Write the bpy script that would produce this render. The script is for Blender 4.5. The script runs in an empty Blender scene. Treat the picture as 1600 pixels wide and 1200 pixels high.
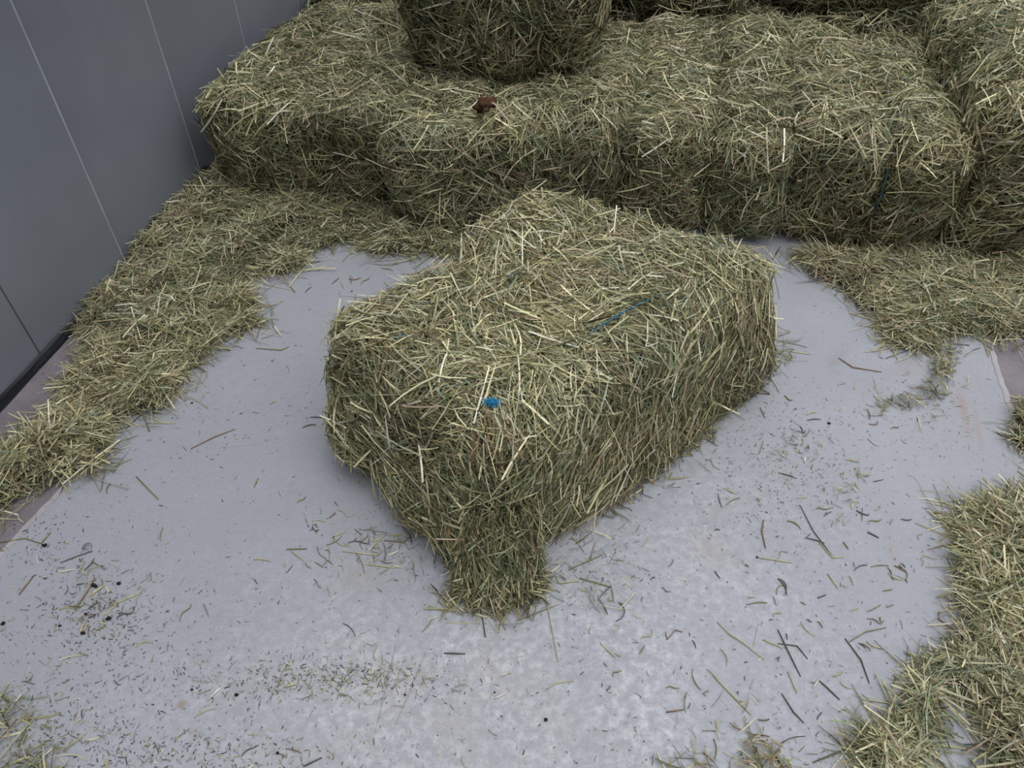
import bpy, math, random
import numpy as np
from mathutils import Vector, noise

# ------------------------------------------------------------------ camera, light, exposure
sc = bpy.context.scene
C = sc.collection
TH = math.radians(45.3); FOC = 1200.0; CAM_H = 1.65
cam_data = bpy.data.cameras.new('camera'); cam = bpy.data.objects.new('camera', cam_data); C.objects.link(cam)
cam.location = (0, 0, CAM_H); cam.rotation_euler = (math.pi/2 - TH, 0, 0)
cam_data.sensor_fit = 'HORIZONTAL'; cam_data.sensor_width = 36; cam_data.lens = 36*FOC/1600
cam_data.clip_start = .02
sc.camera = cam

w = bpy.data.worlds.new('overcast_sky'); sc.world = w; w.use_nodes = True
nt = w.node_tree; nt.nodes.clear()
tc = nt.nodes.new('ShaderNodeTexCoord'); sep = nt.nodes.new('ShaderNodeSeparateXYZ')
dot = nt.nodes.new('ShaderNodeVectorMath'); dot.operation = 'DOT_PRODUCT'
dot.inputs[1].default_value = Vector((0.16, 0.02, 0.98)).normalized()
ramp = nt.nodes.new('ShaderNodeValToRGB')
ramp.color_ramp.elements[0].position = 0.0; ramp.color_ramp.elements[0].color = (.06, .06, .068, 1)
ramp.color_ramp.elements[1].position = 1.0; ramp.color_ramp.elements[1].color = (1.0, 1.0, 1.04, 1)
e = ramp.color_ramp.elements.new(.45); e.color = (.25, .257, .27, 1)
bg = nt.nodes.new('ShaderNodeBackground'); bg.inputs['Strength'].default_value = 1.75
wo = nt.nodes.new('ShaderNodeOutputWorld')
nt.links.new(tc.outputs['Generated'], dot.inputs[0]); nt.links.new(dot.outputs['Value'], ramp.inputs[0])
nt.links.new(ramp.outputs[0], bg.inputs['Color']); nt.links.new(bg.outputs[0], wo.inputs[0])

sun_d = bpy.data.lights.new('veiled_sun', 'SUN'); sun_d.energy = .5; sun_d.angle = math.radians(50); sun_d.color = (1, .985, .95)
sun = bpy.data.objects.new('veiled_sun', sun_d); C.objects.link(sun)
sun.rotation_euler = Vector((.35, -.1, 1)).to_track_quat('Z', 'Y').to_euler(); sun.location = (1, 0, 4)

sc.view_settings.view_transform = 'Standard'; sc.view_settings.look = 'None'
sc.view_settings.gamma = 1; sc.view_settings.use_curve_mapping = False
sc.view_settings.exposure = 0.0

# ------------------------------------------------------------------ helpers
def P(px, py, z=0.0):
    """the place at height z that the photograph shows at px, py"""
    x = (px-800)/FOC; y = (600-py)/FOC
    r = np.array([x, math.cos(TH)+y*math.sin(TH), -math.sin(TH)+y*math.cos(TH)])
    t = (z-CAM_H)/r[2]
    return np.array([0, 0, CAM_H]) + t*r
CAMP = np.array([0, 0, CAM_H])

def srgb(r, g, b):
    f = lambda c: (c/255/12.92) if c/255 < .04045 else ((c/255+.055)/1.055)**2.4
    return (f(r), f(g), f(b))

def mat(name):
    m = bpy.data.materials.new(name); m.use_nodes = True
    return m, m.node_tree, m.node_tree.nodes['Principled BSDF']

def mesh_np(name, V, F4, mats, col=None, fmat=None, smooth=True, F3=None):
    me = bpy.data.meshes.new(name)
    n3 = 0 if F3 is None else len(F3)
    n4 = len(F4) if F4 is not None else 0
    me.vertices.add(len(V)); me.vertices.foreach_set('co', np.asarray(V, np.float32).ravel())
    idx = []
    if n4: idx.append(np.asarray(F4, np.int32).ravel())
    if n3: idx.append(np.asarray(F3, np.int32).ravel())
    idx = np.concatenate(idx)
    me.loops.add(len(idx)); me.loops.foreach_set('vertex_index', idx)
    st = np.concatenate([np.arange(n4)*4, n4*4+np.arange(n3)*3]).astype(np.int32)
    me.polygons.add(n4+n3); me.polygons.foreach_set('loop_start', st)
    if fmat is not None: me.polygons.foreach_set('material_index', np.asarray(fmat, np.int32))
    me.polygons.foreach_set('use_smooth', np.full(n4+n3, smooth))
    if col is not None:
        a = me.color_attributes.new('hay_col', 'FLOAT_COLOR', 'POINT')
        c4 = np.ones((len(V), 4), np.float32); c4[:, :3] = col
        a.data.foreach_set('color', c4.ravel())
    me.update(calc_edges=True); me.validate()
    for m in mats: me.materials.append(m)
    return me

def link(name, me, parent=None):
    o = bpy.data.objects.new(name, me); C.objects.link(o)
    if parent is not None: o.parent = parent
    return o

def tag(o, label=None, cat=None, group=None, kind=None):
    if label: o['label'] = label
    if cat: o['category'] = cat
    if group: o['group'] = group
    if kind: o['kind'] = kind
    return o

# ------------------------------------------------------------------ materials
def hay_material():
    m, t, b = mat('hay_straw')
    a = t.nodes.new('ShaderNodeAttribute'); a.attribute_name = 'hay_col'
    nz = t.nodes.new('ShaderNodeTexNoise'); nz.inputs['Scale'].default_value = 120; nz.inputs['Detail'].default_value = 2
    geo = t.nodes.new('ShaderNodeNewGeometry')
    mr = t.nodes.new('ShaderNodeMapRange'); mr.inputs['To Min'].default_value = .8; mr.inputs['To Max'].default_value = 1.2
    mx = t.nodes.new('ShaderNodeVectorMath'); mx.operation = 'SCALE'
    t.links.new(geo.outputs['Position'], nz.inputs['Vector'])
    t.links.new(nz.outputs['Fac'], mr.inputs['Value']); t.links.new(mr.outputs[0], mx.inputs['Scale'])
    t.links.new(a.outputs['Color'], mx.inputs[0]); t.links.new(mx.outputs[0], b.inputs['Base Color'])
    b.inputs['Roughness'].default_value = .55; b.inputs['Specular IOR Level'].default_value = .35
    return m
HAY = hay_material()
def core_material():  # dark core tone paints deeper shade into the gaps between straws
    m, t, b = mat('shaded_hay_core')
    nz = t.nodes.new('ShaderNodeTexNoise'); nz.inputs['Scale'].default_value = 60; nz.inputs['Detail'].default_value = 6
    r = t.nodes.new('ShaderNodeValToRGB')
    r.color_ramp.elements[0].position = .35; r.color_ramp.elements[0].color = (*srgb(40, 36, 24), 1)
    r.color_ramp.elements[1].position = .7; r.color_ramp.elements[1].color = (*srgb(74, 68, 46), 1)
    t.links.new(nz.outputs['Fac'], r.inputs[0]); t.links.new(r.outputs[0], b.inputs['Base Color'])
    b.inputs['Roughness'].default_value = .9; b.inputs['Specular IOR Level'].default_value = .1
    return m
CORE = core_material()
def plain(name, c, rough=.7, spec=.3, scale=80, var=.15):
    m, t, b = mat(name)
    nz = t.nodes.new('ShaderNodeTexNoise'); nz.inputs['Scale'].default_value = scale; nz.inputs['Detail'].default_value = 4
    r = t.nodes.new('ShaderNodeValToRGB')
    r.color_ramp.elements[0].position = .3; r.color_ramp.elements[0].color = (*[x*(1-var) for x in c], 1)
    r.color_ramp.elements[1].position = .7; r.color_ramp.elements[1].color = (*[x*(1+var) for x in c], 1)
    t.links.new(nz.outputs['Fac'], r.inputs[0]); t.links.new(r.outputs[0], b.inputs['Base Color'])
    b.inputs['Roughness'].default_value = rough; b.inputs['Specular IOR Level'].default_value = spec
    return m
TWINE = plain('blue_baler_twine', srgb(26, 108, 148), .45, .5, 400, .35)
TWINE_D = plain('faded_teal_twine', srgb(54, 84, 88), .5, .4, 400, .3)
RUBBER = plain('black_sealing_strip', srgb(26, 28, 34), .5, .4, 60, .3)
CLOD = plain('dark_dirt', srgb(44, 40, 38), .9, .1, 200, .4)
BROWN = plain('matted_brown_grass', srgb(84, 60, 46), .9, .1, 150, .35)
PEB = plain('grey_bolt_head', srgb(120, 124, 132), .35, .5, 100, .2)

# ------------------------------------------------------------------ room directions
WD = np.array([.2035, .979, 0]);  WD /= np.linalg.norm(WD)     # along the side wall, away from the camera
WA = np.array([WD[1], -WD[0], 0])                              # away from the wall, to the right
W0 = P(60, 562)                                                # a point at the foot of the wall

def floor_material(edge=False):
    m, t, b = mat('scuffed_grey_floor' if not edge else 'dirty_brown_floor_edge')
    N = t.nodes.new; L = t.links.new
    geo = N('ShaderNodeNewGeometry')
    def nz(scale, det=4, rough=.6, vec=None, dist=0):
        n = N('ShaderNodeTexNoise'); n.inputs['Scale'].default_value = scale; n.inputs['Detail'].default_value = det
        n.inputs['Roughness'].default_value = rough; n.inputs['Distortion'].default_value = dist
        L(vec if vec else geo.outputs['Position'], n.inputs['Vector']); return n.outputs['Fac']
    def ramp(fac, stops):
        r = N('ShaderNodeValToRGB'); els = r.color_ramp.elements
        els[0].position, els[0].color = stops[0][0], (*stops[0][1], 1); els[1].position, els[1].color = stops[-1][0], (*stops[-1][1], 1)
        for p, c in stops[1:-1]: q = els.new(p); q.color = (*c, 1)
        L(fac, r.inputs[0]); return r.outputs[0]
    def mix(fac, a, bb, mode='MIX'):
        x = N('ShaderNodeMix'); x.data_type = 'RGBA'; x.blend_type = mode
        if isinstance(fac, float): x.inputs[0].default_value = fac
        else: L(fac, x.inputs[0])
        for s, v in ((6, a), (7, bb)):
            if isinstance(v, tuple): x.inputs[s].default_value = (*v, 1)
            else: L(v, x.inputs[s])
        return x.outputs[2]
    def mathn(op, a, bb=None, clamp=False):
        x = N('ShaderNodeMath'); x.operation = op; x.use_clamp = clamp
        for i, v in enumerate((a, bb)):
            if v is None: continue
            if isinstance(v, (int, float)): x.inputs[i].default_value = v
            else: L(v, x.inputs[i])
        return x.outputs[0]
    g = lambda v: (v, v, v)
    def blob(cx, cy, rx, ry, rot=0, soft=.6):
        mp = N('ShaderNodeMapping'); mp.vector_type = 'TEXTURE'
        mp.inputs['Location'].default_value = (cx, cy, 0); mp.inputs['Rotation'].default_value = (0, 0, rot)
        mp.inputs['Scale'].default_value = (rx, ry, 1); L(geo.outputs['Position'], mp.inputs['Vector'])
        ln = N('ShaderNodeVectorMath'); ln.operation = 'LENGTH'; L(mp.outputs[0], ln.inputs[0])
        mr = N('ShaderNodeMapRange'); mr.interpolation_type = 'SMOOTHSTEP'
        mr.inputs['From Min'].default_value = 1; mr.inputs['From Max'].default_value = 1-soft
        L(ln.outputs['Value'], mr.inputs['Value']); return mr.outputs[0]
    if not edge:
        base = ramp(nz(3.2, 5), [(.3, srgb(148, 151, 158)), (.7, srgb(158, 160, 168))])
        # pale dusty mottling, strongest in the worn middle of the floor
        mott = ramp(nz(42, 6, .75), [(.44, g(0)), (.66, g(1))])
        big = ramp(nz(5, 3), [(.3, g(.2)), (.65, g(1))])
        near = P(800, 1080); bl = mathn('MAXIMUM', blob(near[0], near[1], 1.15, .52, 0, .9), mathn('MULTIPLY', blob(P(1050, 900)[0], P(1050, 900)[1], .7, .5, .6, .9), .6))
        fac = mathn('MULTIPLY', mathn('MULTIPLY', mott, big), mathn('ADD', mathn('MULTIPLY', bl, .85), .10), True)
        base = mix(fac, base, srgb(210, 212, 217))
        # tan dust film at the bottom of the floor
        q = P(700, 1130); tan = mathn('MULTIPLY', mathn('MULTIPLY', blob(q[0], q[1], .62, .36, 0, .95), ramp(nz(9, 5, .7), [(.42, g(0)), (.68, g(1))])), .55)
        base = mix(tan, base, srgb(172, 168, 158))
        fine = ramp(nz(230, 5, .85), [(.40, g(0)), (.62, g(1))])
        base = mix(mathn('MULTIPLY', fine, .20), base, srgb(196, 198, 204))
        fine2 = ramp(nz(120, 5, .85), [(.48, g(0)), (.66, g(1))])
        base = mix(mathn('MULTIPLY', fine2, .22), base, srgb(122, 124, 130))
        # grime specks
        sp = ramp(nz(150, 3, .8), [(.66, g(0)), (.74, g(1))])
        base = mix(mathn('MULTIPLY', sp, .35), base, srgb(110, 108, 112))
        # a few reddish and brown smears
        for (px, py, rx, ry, rot, k, c) in ((1505, 640, .022, .17, -.25, .55, (158, 140, 134)), (1528, 668, .016, .13, -.3, .5, (158, 142, 136)),
                                            (1395, 865, .02, .11, -.1, .35, (160, 145, 138)), (1425, 570, .14, .06, .6, .4, (150, 142, 140)),
                                            (1150, 790, .2, .05, .5, .3, (150, 147, 146)), (1110, 860, .07, .09, .2, .4, (164, 158, 150)),
                                            (560, 900, .1, .08, .2, .35, (160, 156, 150)), (1310, 560, .1, .03, .9, .35, (140, 136, 138)), (283, 1101, .016, .014, 0, .9, (150, 138, 126)), (305, 1145, .02, .018, .5, .5, (152, 144, 136))):
            q = P(px, py); f = mathn('MULTIPLY', mathn('MULTIPLY', blob(q[0], q[1], rx, ry, rot, .9), ramp(nz(14, 4), [(.35, g(.3)), (.6, g(1))])), k*1.3, True)
            base = mix(f, base, srgb(*c))
        # long scrape marks
        for (p0, p1, wd, k) in (((632, 950), (573, 1200), .0022, .6), ((690, 960), (590, 1200), .004, .45), ((640, 1010), (600, 1110), .006, .35),
                                ((440, 690), (300, 705), .002, .25), ((1240, 790), (1325, 880), .002, .3)):
            a_, b_ = P(*p0), P(*p1); cc = (a_+b_)/2; d = b_-a_; ln = np.linalg.norm(d)/2
            f = mathn('MULTIPLY', blob(cc[0], cc[1], ln, wd, math.atan2(d[1], d[0]), .8), k)
            f = mathn('MULTIPLY', f, ramp(nz(20, 3), [(.3, g(.35)), (.6, g(1))]))
            base = mix(f, base, srgb(92, 90, 92))
    else:
        base = ramp(nz(7, 5, .7), [(.3, srgb(112, 107, 112)), (.55, srgb(128, 122, 127)), (.75, srgb(140, 134, 138))])
        sp = ramp(nz(90, 4, .8), [(.58, g(0)), (.72, g(1))])
        base = mix(mathn('MULTIPLY', sp, .5), base, srgb(84, 80, 84))
    L(base, b.inputs['Base Color'])
    rr = N('ShaderNodeMapRange'); rr.inputs['To Min'].default_value = .5; rr.inputs['To Max'].default_value = .75
    L(nz(12, 4), rr.inputs['Value']); L(rr.outputs[0], b.inputs['Roughness'])
    b.inputs['Specular IOR Level'].default_value = .35
    bp = N('ShaderNodeBump'); bp.inputs['Strength'].default_value = .12; bp.inputs['Distance'].default_value = .004
    L(nz(70, 5), bp.inputs['Height']); L(bp.outputs[0], b.inputs['Normal'])
    return m

def quad_slab(name, pts, z0, z1, m, kind='structure'):
    V = [(p[0], p[1], z0) for p in pts] + [(p[0], p[1], z1) for p in pts]
    n = len(pts)
    F = [(n-1-i for i in range(n))]
    me = bpy.data.meshes.new(name)
    faces = [tuple(reversed(range(n))), tuple(range(n, 2*n))] + [(i, (i+1) % n, n+(i+1) % n, n+i) for i in range(n)]
    me.from_pydata([tuple(map(float, v)) for v in V], [], faces); me.update(); me.materials.append(m)
    o = link(name, me); o['kind'] = kind
    return o

# floor: main panel, browner edges, pale raised seams
SL0 = P(40, 825); SL1 = P(125, 734); sd = (SL1-SL0)/np.linalg.norm(SL1-SL0)
SR0 = P(1548, 545); SR1 = P(1578, 637); rd = (SR0-SR1)/np.linalg.norm(SR0-SR1)
A0, A1 = SL0-sd*2.2, SL0+sd*5.5
B0, B1 = SR1-rd*2.4, SR1+rd*5.0
quad_slab('floor', [A0, B0, B1, A1], -.05, 0, floor_material())
EDGE = floor_material(True)
wl0, wl1 = W0-WD*2.6-WA*.05, W0+WD*5-WA*.05
quad_slab('trim_1', [wl0, A0, A1, wl1], -.05, -.0008, EDGE)
quad_slab('trim_2', [B0, B0+WA*1.6, B1+WA*1.6, B1], -.05, -.0008, EDGE)
SEAM = plain('pale_floor_seam', srgb(166, 163, 166), .7, .2, 30, .12)
def seam(name, a, d, l0, l1, wd):
    s = np.array([d[1], -d[0], 0])*wd/2
    n = 160; L_, R_ = [], []
    rng = np.random.default_rng(7)
    for i in range(n+1):
        c = a+d*(l0+(l1-l0)*i/n); j = rng.uniform(-.4, .3)
        L_.append(c-s*(1+j)); R_.append(c+s*(1-j))
    quad_slab(name, L_+R_[::-1], -.01, .0015, SEAM)
seam('trim_3', SL0, sd, -1.5, 3.4, .015)
seam('trim_4', SR1, rd, -.9, 3.0, .016)

# side wall of tall overlapping grey panels
def wall_mat():
    m, t, b = mat('grey_painted_panel'); N = t.nodes.new; L = t.links.new
    geo = N('ShaderNodeNewGeometry')
    n = N('ShaderNodeTexNoise'); n.inputs['Scale'].default_value = 1.6; n.inputs['Detail'].default_value = 5; L(geo.outputs['Position'], n.inputs['Vector'])
    r = N('ShaderNodeValToRGB'); r.color_ramp.elements[0].position = .3; r.color_ramp.elements[0].color = (*srgb(118, 123, 131), 1)
    r.color_ramp.elements[1].position = .72; r.color_ramp.elements[1].color = (*srgb(134, 139, 148), 1); L(n.outputs['Fac'], r.inputs[0])
    s = N('ShaderNodeTexNoise'); s.inputs['Scale'].default_value = 260; s.inputs['Detail'].default_value = 2; L(geo.outputs['Position'], s.inputs['Vector'])
    sr = N('ShaderNodeMapRange'); sr.inputs['To Min'].default_value = .9; sr.inputs['To Max'].default_value = 1.1; L(s.outputs['Fac'], sr.inputs['Value'])
    sv = N('ShaderNodeVectorMath'); sv.operation = 'SCALE'; L(r.outputs[0], sv.inputs[0]); L(sr.outputs[0], sv.inputs['Scale'])
    L(sv.outputs[0], b.inputs['Base Color']); b.inputs['Roughness'].default_value = .42; b.inputs['Specular IOR Level'].default_value = .5
    bp = N('ShaderNodeBump'); bp.inputs['Strength'].default_value = .05; bp.inputs['Distance'].default_value = .01; L(n.outputs['Fac'], bp.inputs['Height']); L(bp.outputs[0], b.inputs['Normal'])
    return m
WALL = wall_mat()
# seam positions along the wall
s_pos = [float(np.dot(P(*q)-W0, WD)) for q in ((65, 560), (200, 420), (310, 290))]
s_pos = [s_pos[0]-1.1, s_pos[0]-.55] + s_pos + [s_pos[-1]+.56*k for k in range(1, 6)]
prof = []     # (along, proud)
prof.append((-2.6, .0))
for s_ in s_pos:
    prof += [(s_-.22, .002), (s_-.009, .012), (s_-.004, .014), (s_+.006, .003), (s_+.008, -.012), (s_+.09, -.005)] if abs(s_-s_pos[2]) > .1 else [(s_-.22, .0), (s_-.004, .0), (s_-.0035, -.006), (s_+.0015, -.006), (s_+.002, .0), (s_+.09, .0)]
prof.append((5.0, 0))
V = []; F = []; LIP = []
for (s_, d_) in prof:
    for z in (.0, .8, 1.6, 2.6):
        V.append(tuple(W0 + WD*s_ + WA*(d_+.012) + np.array([0, 0, z])))
k = 4
for i in range(len(prof)-1):
    for j in range(3):
        F.append((i*k+j, (i+1)*k+j, (i+1)*k+j+1, i*k+j+1)); LIP.append(1 if i % 6 in (2, 3) and not 12 < i < 19 and 0 < i < len(prof)-2 else 0)
nb = len(V)
for s_ in (-2.6, 5.0):
    for z in (0, 2.6): V.append(tuple(W0+WD*s_-WA*.05+np.array([0, 0, z])))
F.append((nb, nb+1, nb+3, nb+2))
me = bpy.data.meshes.new('wall_left'); me.from_pydata(V, [], F); me.update(); me.materials.append(WALL); me.materials.append(plain('pale_panel_edge', srgb(158, 163, 172), .4, .5, 40, .12))  # paler colour on the raised panel lips
for i_, l_ in enumerate(LIP): me.polygons[i_].material_index = l_
link('wall_left', me)['kind'] = 'structure'
# black seal along its foot
SLP = [(.008, 0), (.024, 0), (.022, .008), (.016, .024), (.008, .028)]
rng0 = np.random.default_rng(5); V = []; F = []; nn = 120
for i in range(nn+1):
    s_ = -2.6+7.6*i/nn
    for (a_, z_) in SLP: V.append(tuple(W0+WD*s_+WA*(a_+.008+rng0.uniform(-.0015, .0015))+np.array([0, 0, z_+rng0.uniform(-.0015, .0015)])))
q = len(SLP)
for i in range(nn):
    for j in range(q): F.append((i*q+j, i*q+(j+1) % q, (i+1)*q+(j+1) % q, (i+1)*q+j))
me = bpy.data.meshes.new('trim_5'); me.from_pydata(V, [], F); me.update(); me.materials.append(RUBBER)
link('trim_5', me)['kind'] = 'structure'

# ------------------------------------------------------------------ hay blades
PAL = np.array([srgb(*c) for c in (
    (218, 212, 170), (196, 189, 142), (172, 165, 118), (148, 144, 96), (116, 122, 80), (124, 136, 96),
    (128, 141, 114), (170, 175, 144), (150, 128, 96), (108, 88, 64), (186, 163, 138), (232, 228, 204), (84, 90, 60), (70, 66, 44))])
PAL = PAL*.90+PAL.mean(1, keepdims=True)*np.array([[1.0, 1.0, .98]])*.10
PW_TOP = np.array([.13, .16, .14, .11, .08, .08, .05, .07, .05, .03, .04, .025, .04, .04])  # paler straw mix for top faces, extra light put into the colour
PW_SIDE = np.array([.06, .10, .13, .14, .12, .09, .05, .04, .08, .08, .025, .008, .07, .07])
PW_WILD = np.array([.26, .24, .12, .06, .05, .05, .05, .08, .02, .01, .04, .06, .01, .0])
_sr = np.random.default_rng(99)
_fr = [(_sr.normal(size=3)*s, _sr.uniform(0, 6.28)) for s in (5, 5, 5, 9, 9, 16, 16)]
def low(Pn, ph=0.0, sc_=1.0):
    v = 0
    for i, (k_, p_) in enumerate(_fr): v = v + np.sin(Pn@(k_*sc_) + p_ + ph*(i+1)*1.7)
    return v/3.2
def unit(a): return a/np.maximum(np.linalg.norm(a, axis=-1, keepdims=True), 1e-9)

def blades(Pn, Nn, Dn, L, Wd, rng, pw, off=(-.006, .012), droop=.05, tilt=.12, bright=1.0, roll=.9, side=.045):
    """ribbons of grass: centre, surface normal, direction, length, width -> verts, quads, colours"""
    n = len(Pn)
    Dn = unit(Dn - Nn*np.sum(Dn*Nn, 1, keepdims=True))
    Sn = np.cross(Nn, Dn)
    tl = rng.normal(0, tilt, (n, 1)); D2 = Dn*np.cos(tl)+Nn*np.sin(tl)
    N2 = Nn*np.cos(tl)-Dn*np.sin(tl)
    o = off[0]+(off[1]-off[0])*rng.random((n, 1))**1.15
    kb = np.abs(rng.normal(0, droop, (n, 1)))*(rng.random((n, 1)) > .12)*1.0
    ks = rng.normal(0, side, (n, 1))
    rl = rng.normal(0, roll, (n, 1)).clip(-1.4, 1.4)
    kink = (rng.random((n, 1)) < .12)*rng.normal(0, .35, (n, 1))
    ts = np.array([0, .36, .68, 1.0]); wt = np.array([.85, 1.0, .85, .30])
    leaf = rng.random((n, 1)) < .55
    V = np.empty((n, 4, 2, 3))
    for i, t in enumerate(ts):
        x = (t-.5)
        c = Pn + D2*L[:, None]*x + N2*(o - kb*L[:, None]*4*x*x*1.0) + Sn*(ks*L[:, None]*4*(x*x-.08)) + Sn*kink*L[:, None]*max(0, x)*1.2
        r_ = rl + .5*x*rng.normal(0, 1, (n, 1))
        wv = Sn*np.cos(r_)+N2*np.sin(r_)
        ww = Wd[:, None]*np.where(leaf, wt[i], .9)*.5
        V[:, i, 0] = c-wv*ww; V[:, i, 1] = c+wv*ww
    base = (np.arange(n)*8)[:, None]
    Q = np.concatenate([base+np.array([[2*i, 2*i+1, 2*i+3, 2*i+2]]) for i in range(3)], 1).reshape(-1, 4)
    hue = low(Pn, .0); pwm = np.tile(pw, (n, 1))
    g_ = np.clip(low(Pn, 2.0, 1.3), -1, 1)[:, None]
    pwm[:, [4, 5, 6, 7, 12]] *= np.exp(.6*g_); pwm[:, [8, 9, 10]] *= np.exp(.8*np.clip(low(Pn, 5.0, 1.6), -1, 1.2)[:, None]-.05)
    cum = np.cumsum(pwm, 1); cum /= cum[:, -1:]
    ci = (rng.random((n, 1)) > cum).sum(1).clip(0, len(PAL)-1)
    col = PAL[ci]*rng.uniform(.62, 1.22, (n, 1))*(1+.10*np.clip(hue, -1, 1)[:, None])*bright
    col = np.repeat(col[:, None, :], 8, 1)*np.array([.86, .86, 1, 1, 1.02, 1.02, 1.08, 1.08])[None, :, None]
    return V.reshape(-1, 3), Q, col.reshape(-1, 3)

class Acc:
    def __init__(s): s.V = []; s.Q = []; s.c = []; s.m = []; s.n = 0
    def add(s, V, Q, c, mi):
        s.V.append(V); s.Q.append(np.asarray(Q)+s.n); s.c.append(np.broadcast_to(c, (len(V), 3))); s.m.append(np.full(len(Q), mi)); s.n += len(V)
    def mesh(s, name):
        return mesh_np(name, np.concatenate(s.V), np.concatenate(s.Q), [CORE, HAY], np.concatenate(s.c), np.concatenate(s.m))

# ------------------------------------------------------------------ a bale
class Bale:
    """u along the bale, v across it, w up; corners = 8 points [u][v][w]"""
    def __init__(s, FL, FR, BR, BL, z0, z1, seed, k=8, lump=.018, grooves=(-.36, .36), lean=(0, 0), tops=None, axis='depth', gdepth=.02):
        # FL, FR = front (camera side) left and right foot points; the length runs front to back or left to right
        lean = np.array([*lean, 0])
        s.c = np.empty((2, 2, 2, 3))
        pts = {(0, 0): FL, (1, 0): FR, (1, 1): BR, (0, 1): BL}
        for (a, b), p in pts.items():
            s.c[a, b, 0] = (p[0], p[1], z0)
            q = np.array((p[0], p[1], z1))+lean
            if tops is not None:
                tq = tops[(a, b)]
                if tq is not None: q = np.array(tq)
            s.c[a, b, 1] = q
        s.k = k; s.seed = seed; s.lump = lump; s.grooves = grooves; s.axis = axis; s.gd = gdepth
    def surf(s, q):
        """q (n,3) on the cube [-1,1]^3 -> world"""
        q = np.asarray(q, float)
        r = q/(np.sum(np.abs(q)**s.k, 1, keepdims=True)**(1/s.k))
        f = (r+1)/2
        u, v, w_ = f[:, 0:1], f[:, 1:2], f[:, 2:3]
        c = s.c
        p = ((c[0, 0, 0]*(1-u)+c[1, 0, 0]*u)*(1-v)+(c[0, 1, 0]*(1-u)+c[1, 1, 0]*u)*v)*(1-w_) + \
            ((c[0, 0, 1]*(1-u)+c[1, 0, 1]*u)*(1-v)+(c[0, 1, 1]*(1-u)+c[1, 1, 1]*u)*v)*w_
        ctr = c.reshape(-1, 3).mean(0)
        out = unit(p-ctr)
        # which side are we on -> outward direction blended from the cube face
        ax = unit(np.stack([(c[1, 0, 0]-c[0, 0, 0]), (c[0, 1, 0]-c[0, 0, 0]), np.array([0, 0, 1.])]))
        g = np.sign(q)*np.abs(q)**9
        nrm = unit(g@ax)
        d = s.lump*low(p+s.seed*3.1, s.seed, .9) + .5*s.lump*low(p+s.seed, s.seed*2.0, 2.2)
        cross = q[:, 0] if s.axis == 'depth' else q[:, 1]
        if getattr(s, 'hump', False):
            d = d + .030*np.exp(-((q[:, 0]-.62)/.42)**4)*np.clip(.5+.5*q[:, 1], 0, 1) - .022*np.exp(-((q[:, 0]-.05)/.16)**2)*np.clip(q[:, 1], 0, 1)
        for g0 in s.grooves: d = d - s.gd*np.exp(-((cross-g0)/.085)**2)
        dd = d[:, None]*nrm
        bot = np.clip((p[:, 2:3]-c[..., 2].min())/.06, 0, 1)
        dd[:, 2:3] *= np.where(dd[:, 2:3] < 0, bot, 1); dd[:, 2:3] = np.where((q[:, 2:3] < -.99), 0, dd[:, 2:3])
        return p+dd
    def core(s, n=(22, 30, 14)):
        V = []; Q = []; off = 0
        for ax in range(3):
            a, b = [i for i in range(3) if i != ax]
            for sg in (-1, 1):
                na, nb_ = n[a], n[b]
                A, B = np.meshgrid(np.linspace(-1, 1, na+1), np.linspace(-1, 1, nb_+1), indexing='ij')
                q = np.empty((A.size, 3)); q[:, ax] = sg; q[:, a] = A.ravel(); q[:, b] = B.ravel()
                V.append(s.surf(q))
                i, j = np.meshgrid(np.arange(na), np.arange(nb_), indexing='ij'); i = i.ravel(); j = j.ravel()
                o = off+i*(nb_+1)+j
                f = np.stack([o, o+nb_+1, o+nb_+2, o+1], 1)
                if (sg < 0) ^ (ax == 1): f = f[:, ::-1]
                Q.append(f); off += A.size
        return np.concatenate(V), np.concatenate(Q)

def face_dirs(b, N, rng, dirs, spread):
    """direction of the blades by which way the surface faces: dirs = {'top':(vec,spread), 'end':..., 'side':...}"""
    n = len(N)
    return None

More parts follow.
